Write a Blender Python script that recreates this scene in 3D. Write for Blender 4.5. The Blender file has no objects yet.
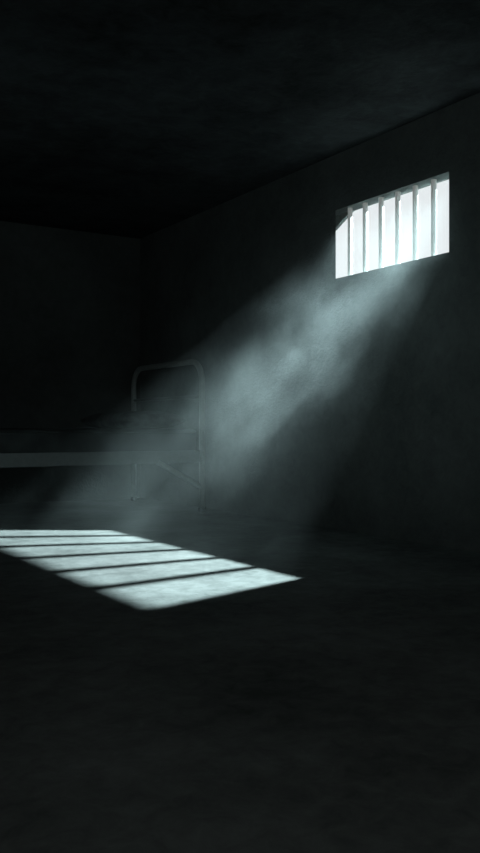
import bpy, bmesh, math, random
from mathutils import Vector, Matrix, noise

random.seed(7)
scene = bpy.context.scene
col = scene.collection
S = 0.7                      # eye height in metres; the plan below was measured in eye heights

# ------------------------------------------------------------------ helpers
def link(name, bm, mat, parent=None, smooth=False, bevel=0.0):
    me = bpy.data.meshes.new(name)
    bmesh.ops.recalc_face_normals(bm, faces=bm.faces)
    bm.to_mesh(me); bm.free()
    o = bpy.data.objects.new(name, me); col.objects.link(o)
    if mat: me.materials.append(mat)
    if smooth:
        for p in me.polygons: p.use_smooth = True
    if bevel:
        m = o.modifiers.new('bevel', 'BEVEL'); m.width = bevel; m.segments = 2; m.limit_method = 'ANGLE'
    if parent: o.parent = parent
    return o

def box(bm, x0, x1, y0, y1, z0, z1):
    v = [bm.verts.new((x, y, z)) for x in (x0, x1) for y in (y0, y1) for z in (z0, z1)]
    for f in ((0,1,3,2), (4,6,7,5), (0,4,5,1), (2,3,7,6), (0,2,6,4), (1,5,7,3)):
        bm.faces.new([v[i] for i in f])

def tube(bm, pts, r, n=14, cap=True):
    pts = [Vector(p) for p in pts]
    rings = []
    ref = None
    for i, p in enumerate(pts):
        t = (pts[min(i+1, len(pts)-1)] - pts[max(i-1, 0)]).normalized()
        if ref is None:
            ref = Vector((0, 0, 1)) if abs(t.z) < .9 else Vector((1, 0, 0))
        a = t.cross(ref).normalized(); b = a.cross(t).normalized(); ref = b
        rings.append([bm.verts.new(p + r*(math.cos(2*math.pi*k/n)*a + math.sin(2*math.pi*k/n)*b)) for k in range(n)])
    for i in range(len(rings)-1):
        for k in range(n):
            bm.faces.new((rings[i][k], rings[i][(k+1) % n], rings[i+1][(k+1) % n], rings[i+1][k]))
    if cap:
        bm.faces.new(rings[0][::-1]); bm.faces.new(rings[-1])

def structure(o):
    o['kind'] = 'structure'; return o

def tag(o, label, cat, kind=None):
    o['label'] = label; o['category'] = cat
    if kind: o['kind'] = kind
    return o

# ------------------------------------------------------------------ materials
def nodes(name):
    m = bpy.data.materials.new(name); m.use_nodes = True
    nt = m.node_tree; nt.nodes.clear()
    out = nt.nodes.new('ShaderNodeOutputMaterial')
    return m, nt, out

def concrete(name, dark, light, scale=1.6, bump=0.25, rough=0.85, spec=0.25, streak=0.0):
    m, nt, out = nodes(name); N = nt.nodes.new; L = nt.links.new
    b = N('ShaderNodeBsdfPrincipled'); b.inputs['Roughness'].default_value = rough
    b.inputs['Specular IOR Level'].default_value = spec
    tc = N('ShaderNodeTexCoord')
    n1 = N('ShaderNodeTexNoise'); n1.inputs['Scale'].default_value = scale; n1.inputs['Detail'].default_value = 9; n1.inputs['Roughness'].default_value = .62
    n2 = N('ShaderNodeTexNoise'); n2.inputs['Scale'].default_value = scale*7; n2.inputs['Detail'].default_value = 8; n2.inputs['Roughness'].default_value = .7
    n2.inputs['Distortion'].default_value = .6
    L(tc.outputs['Object'], n1.inputs['Vector']); L(tc.outputs['Object'], n2.inputs['Vector'])
    mx = N('ShaderNodeMix'); mx.data_type = 'FLOAT'; mx.inputs[0].default_value = .42
    L(n1.outputs['Fac'], mx.inputs[2]); L(n2.outputs['Fac'], mx.inputs[3])
    r = N('ShaderNodeValToRGB')
    r.color_ramp.elements[0].position = .36; r.color_ramp.elements[0].color = (*dark, 1)
    r.color_ramp.elements[1].position = .66; r.color_ramp.elements[1].color = (*light, 1)
    L(mx.outputs[0], r.inputs['Fac']); L(r.outputs['Color'], b.inputs['Base Color'])
    n3 = N('ShaderNodeTexNoise'); n3.inputs['Scale'].default_value = scale*28; n3.inputs['Detail'].default_value = 6
    L(tc.outputs['Object'], n3.inputs['Vector'])
    ad = N('ShaderNodeMath'); ad.operation = 'ADD'
    L(mx.outputs[0], ad.inputs[0]); L(n3.outputs['Fac'], ad.inputs[1])
    bp = N('ShaderNodeBump'); bp.inputs['Strength'].default_value = bump; bp.inputs['Distance'].default_value = .012
    L(ad.outputs[0], bp.inputs['Height']); L(bp.outputs['Normal'], b.inputs['Normal'])
    L(b.outputs[0], out.inputs['Surface'])
    return m

def plain(name, c, rough=.6, metal=0.0, spec=.4, nscale=18, var=.25, bump=.05):
    m, nt, out = nodes(name); N = nt.nodes.new; L = nt.links.new
    b = N('ShaderNodeBsdfPrincipled'); b.inputs['Roughness'].default_value = rough
    b.inputs['Metallic'].default_value = metal; b.inputs['Specular IOR Level'].default_value = spec
    tc = N('ShaderNodeTexCoord'); n1 = N('ShaderNodeTexNoise'); n1.inputs['Scale'].default_value = nscale; n1.inputs['Detail'].default_value = 6
    L(tc.outputs['Object'], n1.inputs['Vector'])
    r = N('ShaderNodeValToRGB')
    r.color_ramp.elements[0].position = .35; r.color_ramp.elements[0].color = (*[x*(1-var) for x in c], 1)
    r.color_ramp.elements[1].position = .65; r.color_ramp.elements[1].color = (*[min(1, x*(1+var)) for x in c], 1)
    L(n1.outputs['Fac'], r.inputs['Fac']); L(r.outputs['Color'], b.inputs['Base Color'])
    bp = N('ShaderNodeBump'); bp.inputs['Strength'].default_value = bump; bp.inputs['Distance'].default_value = .005
    L(n1.outputs['Fac'], bp.inputs['Height']); L(bp.outputs['Normal'], b.inputs['Normal'])
    L(b.outputs[0], out.inputs['Surface'])
    return m

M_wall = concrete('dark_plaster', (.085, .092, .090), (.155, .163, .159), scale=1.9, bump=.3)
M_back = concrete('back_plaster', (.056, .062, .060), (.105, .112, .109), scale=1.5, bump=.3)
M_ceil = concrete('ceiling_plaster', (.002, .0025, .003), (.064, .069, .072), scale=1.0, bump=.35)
M_floor = concrete('worn_concrete', (.060, .065, .063), (.172, .180, .176), scale=1.9, bump=.22, rough=.9, spec=.1)
M_metal = plain('painted_iron', (.12, .128, .125), rough=.55, spec=.4, nscale=30, var=.08)
M_post = plain('pale_painted_tube', (.36, .38, .37), rough=.5, spec=.4, nscale=30, var=.08)
M_bar = plain('pale_iron_bar_glow', (.46, .48, .465), rough=.9, metal=0, spec=.1, nscale=40, var=.06, bump=0)
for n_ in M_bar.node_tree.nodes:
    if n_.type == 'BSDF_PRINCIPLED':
        n_.inputs['Emission Color'].default_value = (.95, 1, .98, 1); n_.inputs['Emission Strength'].default_value = .14  # weak emission added to stand in for bloom from the bright sky
M_mattress = plain('mattress_ticking', (.03, .033, .033), rough=.95, spec=.1, nscale=9, bump=.2)
M_pillow = plain('pillow_cotton', (.11, .118, .118), rough=.95, spec=.1, nscale=12, bump=.2)
M_wedge = plain('wedge_grey', (.30, .32, .31), rough=.95, spec=.1, nscale=30, bump=.4)
M_rubber = plain('black_rubber', (.03, .03, .03), rough=.8, spec=.2)

# ------------------------------------------------------------------ the cell
W = 5.2*S                    # inner face of the window wall (x)
B = 10.91*S                  # inner face of the back wall (y)
X0, Y0 = -1.3, -1.1          # left and front walls (behind the camera)
H = 3.65*S                   # ceiling height
T = .115                     # wall thickness
k = 5.2/5.0
WY0, WY1 = 4.829*k*S, 6.262*k*S          # window opening
WZ0, WZ1 = (1+1.385*k)*S, (1+2.025*k)*S

bm = bmesh.new(); box(bm, X0-T, W+T, Y0-T, B+T, -.12, 0); structure(link('floor', bm, M_floor))
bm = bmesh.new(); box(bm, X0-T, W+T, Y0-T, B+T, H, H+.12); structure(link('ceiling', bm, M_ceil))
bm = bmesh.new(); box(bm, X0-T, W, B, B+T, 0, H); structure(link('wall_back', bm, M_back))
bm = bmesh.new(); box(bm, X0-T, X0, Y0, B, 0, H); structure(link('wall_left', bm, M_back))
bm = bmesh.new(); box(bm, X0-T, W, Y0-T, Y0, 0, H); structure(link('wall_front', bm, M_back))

# window wall: one mesh with a real opening through it
bm = bmesh.new()
ys, zs = (Y0-T, WY0, WY1, B+T), (0, WZ0, WZ1, H)
g = {(i, a, b): bm.verts.new((x, ys[a] + (.17 if i and a == 2 else 0), zs[b])) for i, x in enumerate((W, W+T)) for a in range(4) for b in range(4)}
for i in (0, 1):
    for a in range(3):
        for b in range(3):
            if (a, b) != (1, 1):
                bm.faces.new((g[i, a, b], g[i, a+1, b], g[i, a+1, b+1], g[i, a, b+1]))
loop = [(1, 1), (2, 1), (2, 2), (1, 2)]
for q in range(4):
    p, r = loop[q], loop[(q+1) % 4]
    bm.faces.new((g[0, *p], g[0, *r], g[1, *r], g[1, *p]))
for a in range(3):
    bm.faces.new((g[0, a, 0], g[0, a+1, 0], g[1, a+1, 0], g[1, a, 0]))
    bm.faces.new((g[0, a, 3], g[0, a+1, 3], g[1, a+1, 3], g[1, a, 3]))
    bm.faces.new((g[0, 0, a], g[0, 0, a+1], g[1, 0, a+1], g[1, 0, a]))
    bm.faces.new((g[0, 3, a], g[0, 3, a+1], g[1, 3, a+1], g[1, 3, a]))
structure(link('wall_right', bm, M_wall))

# barred window: six upright bars let into the reveal
win = bpy.data.objects.new('window_1', None); col.objects.link(win)
win.location = (W, (WY0+WY1)/2, WZ0); structure(win)
wl = Vector(win.location)
BX = W + .045
bary = [5.058*k*S + .2138*k*S*i for i in range(6)]
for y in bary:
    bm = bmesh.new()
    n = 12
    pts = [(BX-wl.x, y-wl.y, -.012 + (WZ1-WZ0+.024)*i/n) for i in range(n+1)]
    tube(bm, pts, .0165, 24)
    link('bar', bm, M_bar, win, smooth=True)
# grey wedge that clips the far upper corner of the opening
bm = bmesh.new()
zl = WZ1-wl.z
tri = [(4.70-wl.y, 2.074-wl.z), (4.70-wl.y, zl+.003), (4.488-wl.y, zl+.003)]
va = [bm.verts.new((.088, y, z)) for y, z in tri]; vb = [bm.verts.new((T-.001, y, z)) for y, z in tri]
bm.faces.new(va); bm.faces.new(vb)
for i in range(3): bm.faces.new((va[i], va[(i+1) % 3], vb[(i+1) % 3], vb[i]))
link('corner_wedge', bm, M_wedge, win)

# ------------------------------------------------------------------ the bed
HX = 4.90*S                  # head end
FX = HX - 2.02               # foot end (beyond the picture edge)
YN, YF = 8.62*S, 10.48*S     # near and far side
bed = bpy.data.objects.new('metal_bed', None); col.objects.link(bed)
bed.location = (HX, YN, 0)
tag(bed, 'grey iron bed with a rounded tube headboard, standing in the dark back corner', 'bed')
bl = Vector(bed.location)
RT = .024

def arch(x, top, rad):
    pts = [(x, YN, .02)]
    for i in range(7): pts.append((x, YN, .02 + (top-rad-.02)*(i+1)/7))
    for i in range(1, 11):
        a = math.pi/2*i/10
        pts.append((x, YN+rad-rad*math.cos(a), top-rad+rad*math.sin(a)))
    for i in range(1, 8): pts.append((x, YN+rad+(YF-YN-2*rad)*i/8, top))
    for i in range(0, 11):
        a = math.pi/2*(1-i/10)
        pts.append((x, YF-rad+rad*math.cos(a), top-rad+rad*math.sin(a)))
    for i in range(1, 8): pts.append((x, YF, top-rad - (top-rad-.02)*i/7))
    return [Vector(p)-bl for p in pts]

ZT = 1.77*S
for name, x, top in (('headboard_frame', HX, ZT), ('footboard_frame', FX, .86)):
    bm = bmesh.new(); tube(bm, arch(x, top, .17), RT, 16)
    fr = link(name, bm, M_post, bed, smooth=True)
    for y in (YN, YF):
        bm = bmesh.new(); tube(bm, [Vector((x, y, 0))-bl, Vector((x, y, .035))-bl], RT+.006, 16)
        link('rubber_foot', bm, M_rubber, fr)
for x, zz in ((HX, (.945,)), (FX, (.70, .33))):
    for z in zz:
        bm = bmesh.new(); tube(bm, [Vector((x, YN, z))-bl, Vector((x, YF, z))-bl], .014, 12)
        link('crossbar', bm, M_metal, bed, smooth=True)
ZR0, ZR1 = .582*S, .725*S
for y, sgn in ((YN, 1), (YF, -1)):
    bm = bmesh.new()                       # angle-iron side rail: upright web and a ledge turned inwards
    box(bm, FX-bl.x, HX-bl.x, min(y-.004*sgn, y+.004*sgn)-bl.y-.002, max(y-.004*sgn, y+.004*sgn)-bl.y+.002, ZR0, ZR1)
    ya, yb = sorted((y, y+.05*sgn))
    box(bm, FX-bl.x, HX-bl.x, ya-bl.y, yb-bl.y, ZR0, ZR0+.008)
    link('side_rail', bm, M_metal, bed)
    for xs, d in (((HX, -1),) if sgn > 0 else ()):
        bm = bmesh.new()
        tube(bm, [Vector((xs+d*.40, y, ZR0+.01))-bl, Vector((xs, y, .285*S))-bl], .021, 12)
        link('brace', bm, M_post, bed, smooth=True)
for i in range(12):
    x = FX + .10 + (HX-FX-.2)*i/11
    bm = bmesh.new(); box(bm, x-.03-bl.x, x+.03-bl.x, YN+.006-bl.y, YF-.006-bl.y, ZR0+.009, ZR0+.027)
    link('slat', bm, M_metal, bed)

def soft_block(x0, x1, y0, y1, z0, z1, r, nx, ny, nz, amp, seed, pillow=False):
    """rounded, slightly lumpy cushion"""
    bm = bmesh.new()
    bmesh.ops.create_cube(bm, size=2)
    bmesh.ops.subdivide_edges(bm, edges=bm.edges, cuts=max(nx, 1), use_grid_fill=True)
    cx, cy, cz = (x0+x1)/2, (y0+y1)/2, (z0+z1)/2
    hx, hy, hz = (x1-x0)/2, (y1-y0)/2, (z1-z0)/2
    for v in bm.verts:
        p = v.co.copy()
        if pillow:
            e = max(0., 1-abs(p.x)**4)*max(0., 1-abs(p.y)**4)
            q = Vector((p.x*hx*(1-.05*(1-abs(p.y)**2)*0), p.y*hy, p.z*hz*(.12+.88*e**.45)))
            q.x *= 1 - .06*(1-p.y*p.y)
            q.y *= 1 - .05*(1-p.x*p.x)
        else:
            q = Vector((p.x*hx, p.y*hy, p.z*hz))
            i = Vector((max(-hx+r, min(hx-r, q.x)), max(-hy+r, min(hy-r, q.y)), max(-hz+r, min(hz-r, q.z))))
            d = q-i
            if d.length > r: q = i + d.normalized()*r
        top = (p.z+1)/2
        q.z += amp*top*noise.noise(Vector((q.x*3.1+seed, q.y*3.1, 0.3)))
        v.co = q + Vector((0, 0, hz))
    return bm, (cx, cy, z0)

bm, loc = soft_block(FX+.04, HX-.035, YN+.012, YF-.012, ZR0+.027, .975*S, .035, 30, 1, 1, .010, 1.0)
mat = link('mattress', bm, M_mattress, smooth=True); mat.location = loc
tag(mat, 'thin dark mattress lying on the iron bed frame', 'mattress')
# piping round the upper and lower edge of the mattress
for z in (.03, .975*S-ZR0-.027-.032):
    hx, hy = (HX-FX-.075)/2, (YF-YN-.024)/2
    r = .035; pts = []
    for sx, sy, a0 in ((1, 1, 0), (-1, 1, 90), (-1, -1, 180), (1, -1, 270)):
        for i in range(7):
            a = math.radians(a0+15*i)
            pts.append((sx*(hx-r)+r*math.cos(a), sy*(hy-r)+r*math.sin(a), z))
    pts.append(pts[0])
    bm = bmesh.new(); tube(bm, pts, .006, 8, cap=False)
    link('piping', bm, M_mattress, mat, smooth=True)

bm, loc = soft_block(HX-.58, HX-.05, YN+.20, YF-.12, .972*S, 1.185*S, .05, 22, 1, 1, .012, 5.0, pillow=True)
pil = link('pillow', bm, M_pillow, smooth=True); pil.location = loc
tag(pil, 'flat grey pillow on the mattress against the tube headboard', 'pillow')

HAZE = .098
# ------------------------------------------------------------------ lamp outside and the haze it lights
LP = Vector((6.724*S, 5.417*S, 4.398*S))
def lamp(name, typ, loc, energy, color, **kw):
    d = bpy.data.lights.new(name, typ); d.energy = energy; d.color = color
    for a, b in kw.items(): setattr(d, a, b)
    o = bpy.data.objects.new(name, d); o.location = loc; col.objects.link(o)
    return o
sp_ = lamp('outside_lamp', 'SPOT', LP, 5600, (.74, .97, 1.0), shadow_soft_size=.022, spot_size=math.pi, spot_blend=0.0)
# added cutoff: half-space spot cone stops the light just past the last bar
ed = Vector((BX-LP.x, bary[-1]+.0-LP.y, 0)).normalized()
sp_.rotation_euler = Vector((-ed.y, ed.x, 0)).to_track_quat('-Z', 'Y').to_euler()
if Vector((-ed.y, ed.x, 0)).y > 0: sp_.rotation_euler = Vector((ed.y, -ed.x, 0)).to_track_quat('-Z', 'Y').to_euler()

def floor_hit(p):
    t = LP.z/(LP.z-p[2]); return Vector((LP.x+(p[0]-LP.x)*t, LP.y+(p[1]-LP.y)*t, 0.004))
m = .11
cor = [(W-.004, WY0-m, WZ0-m), (W-.004, WY1+m, WZ0-m), (W-.004, WY1+m, WZ1+m), (W-.004, WY0-m, WZ1+m)]
a_ = [Vector(c) for c in cor]; b_ = [floor_hit(c) for c in cor]
bm = bmesh.new()
NS = 10
rings = []
for i in range(NS+1):
    t = i/NS
    rings.append([bm.verts.new(p.lerp(q, t)) for p, q in zip(a_, b_)])
for i in range(NS):
    for q in range(4):
        bm.faces.new((rings[i][q], rings[i][(q+1) % 4], rings[i+1][(q+1) % 4], rings[i+1][q]))
bm.faces.new(rings[0]); bm.faces.new(rings[-1][::-1])

mh, nt, out = nodes('drifting_haze'); N = nt.nodes.new; L = nt.links.new
def math_(op, a, b=None):
    n = N('ShaderNodeMath'); n.operation = op
    for i, v in enumerate((a, b)):
        if v is None: continue
        if isinstance(v, (int, float)): n.inputs[i].default_value = v
        else: L(v, n.inputs[i])
    return n.outputs[0]
tc = N('ShaderNodeTexCoord')
A1 = Vector((-1.07, .24, -1.08)).normalized()            # along the shaft
A2 = A1.cross(Vector((0, 0, 1))).normalized(); A3 = A1.cross(A2).normalized()
cx = N('ShaderNodeCombineXYZ')
for i, ax in enumerate((A1, A2, A3)):
    d = N('ShaderNodeVectorMath'); d.operation = 'DOT_PRODUCT'; d.inputs[1].default_value = ax
    L(tc.outputs['Object'], d.inputs[0]); L(d.outputs['Value'], cx.inputs[i])
def noise_(scale, stretch, detail, dist, off):
    mp = N('ShaderNodeMapping'); mp.inputs['Location'].default_value = off; mp.inputs['Scale'].default_value = stretch
    L(cx.outputs[0], mp.inputs['Vector'])
    n = N('ShaderNodeTexNoise'); n.inputs['Scale'].default_value = scale; n.inputs['Detail'].default_value = detail
    n.inputs['Roughness'].default_value = .5; n.inputs['Distortion'].default_value = dist
    L(mp.outputs[0], n.inputs['Vector']); return n
def smooth(v, f0, f1, t0, t1):
    c = N('ShaderNodeMapRange'); c.interpolation_type = 'SMOOTHSTEP'
    for nm, x in zip(('From Min', 'From Max', 'To Min', 'To Max'), (f0, f1, t0, t1)): c.inputs[nm].default_value = x
    L(v, c.inputs['Value']); return c.outputs[0]
wisps = smooth(noise_(3.6, (.5, 1, 1), 5, .6, (1.3, .7, .4)).outputs['Fac'], .36, .64, .12, 2.0)
warp = noise_(2.2, (1, 1, 1), 2, 0, (5, 2, 1))
wv = N('ShaderNodeVectorMath'); wv.operation = 'SUBTRACT'; wv.inputs[1].default_value = (.5, .5, .5); L(warp.outputs['Color'], wv.inputs[0])
ws = N('ShaderNodeVectorMath'); ws.operation = 'SCALE'; ws.inputs['Scale'].default_value = .45; L(wv.outputs[0], ws.inputs[0])
wa = N('ShaderNodeVectorMath'); wa.operation = 'ADD'; L(cx.outputs[0], wa.inputs[0]); L(ws.outputs[0], wa.inputs[1])
# billows: centre, radii along / across / across, weight
CLOUDS = [((3.36, 3.86, 1.62), (.60, .40, .40), .50),
          ((2.91, 3.80, 1.17), (.50, .30, .34), 1.00),
          ((2.74, 4.08, 0.98), (.62, .24, .34), 1.00),
          ((3.20, 4.30, 1.48), (.75, .35, .40), .30),
          ((2.46, 4.00, 0.68), (.55, .36, .40), .70),
          ((2.35, 4.55, 0.55), (.85, .50, .50), .29),
          ((2.10, 4.45, 0.25), (.55, .75, .55), .24)]
dens = math_('ADD', .095, 0.0)
for c, rad, wgt in CLOUDS:
    c = Vector(c); bc = Vector((c.dot(A1), c.dot(A2), c.dot(A3)))
    su = N('ShaderNodeVectorMath'); su.operation = 'SUBTRACT'; su.inputs[1].default_value = bc; L(wa.outputs[0], su.inputs[0])
    dv = N('ShaderNodeVectorMath'); dv.operation = 'DIVIDE'; dv.inputs[1].default_value = rad; L(su.outputs[0], dv.inputs[0])
    le = N('ShaderNodeVectorMath'); le.operation = 'LENGTH'; L(dv.outputs[0], le.inputs[0])
    dens = math_('ADD', dens, smooth(le.outputs['Value'], 0.0, 1.25, wgt, 0.0))
dens = math_('MULTIPLY', math_('MULTIPLY', dens, wisps), HAZE)
# thin haze added in the opening to imitate glow around the window
sp = N('ShaderNodeSeparateXYZ'); L(tc.outputs['Object'], sp.inputs[0])
glow_veil = smooth(sp.outputs['X'], W-.16, W, 0.0, .05)
for o_, lo, hi in ((sp.outputs['Y'], WY0, WY1), (sp.outputs['Z'], WZ0, WZ1)):
    off = math_('SUBTRACT', math_('ABSOLUTE', math_('SUBTRACT', o_, (lo+hi)/2)), (hi-lo)/2)
    glow_veil = math_('MULTIPLY', glow_veil, smooth(off, -.05, .11, 1.0, 0.0))
dens = math_('ADD', dens, glow_veil)
vs = N('ShaderNodeVolumeScatter'); vs.inputs['Color'].default_value = (.87, .98, .985, 1); vs.inputs['Anisotropy'].default_value = .1
L(dens, vs.inputs['Density']); L(vs.outputs[0], out.inputs['Volume'])
hz = link('haze', bm, mh)
tag(hz, 'pale drifting haze in the shaft of light slanting down from the barred window', 'haze', 'stuff')

# soft fill that reaches the cell from its front end, behind the viewer
fl = lamp('front_fill', 'AREA', (-.1, -.85, 1.75), 11.5, (.90, 1.0, .98), shape='RECTANGLE', size=1.6, size_y=1.2)
fl.rotation_euler = (Vector((2.6, 4.2, .6)) - fl.location).to_track_quat('-Z', 'Y').to_euler()
# window portal: guides sky sampling through the opening
po = lamp('window_portal', 'AREA', (W+T+.01, (WY0+WY1)/2, (WZ0+WZ1)/2), 1, (1, 1, 1), shape='RECTANGLE', size=WZ1-WZ0, size_y=WY1-WY0+.4)
po.rotation_euler = (0, math.pi/2, 0)
po.data.cycles.is_portal = True

# ------------------------------------------------------------------ sky
w = bpy.data.worlds.new('overcast_sky'); scene.world = w; w.use_nodes = True
nt = w.node_tree; nt.nodes.clear(); N = nt.nodes.new; L = nt.links.new
out = N('ShaderNodeOutputWorld'); bg = N('ShaderNodeBackground'); tc = N('ShaderNodeTexCoord'); sx = N('ShaderNodeSeparateXYZ')
L(tc.outputs['Generated'], sx.inputs[0])
rp = N('ShaderNodeValToRGB'); L(sx.outputs['Z'], rp.inputs['Fac'])
rp.color_ramp.elements[0].position = 0; rp.color_ramp.elements[0].color = (.02, .022, .022, 1)
rp.color_ramp.elements[1].position = .06; rp.color_ramp.elements[1].color = (.92, .98, 1, 1)
L(rp.outputs['Color'], bg.inputs['Color']); bg.inputs['Strength'].default_value = .86
L(bg.outputs[0], out.inputs['Surface'])

# ------------------------------------------------------------------ camera
cd = bpy.data.cameras.new('camera'); cd.sensor_fit = 'VERTICAL'; cd.sensor_height = 36; cd.lens = 850/853*36
cd.clip_start = .02
cam = bpy.data.objects.new('camera', cd); col.objects.link(cam)
cam.location = (0, 0, S)
cam.rotation_euler = Vector((.533, .847, 0)).to_track_quat('-Z', 'Y').to_euler()
scene.camera = cam
scene.view_settings.view_transform = 'Standard'
scene.view_settings.look = 'None'
scene.cycles.volume_bounces = 1
scene.cycles.use_denoising = True
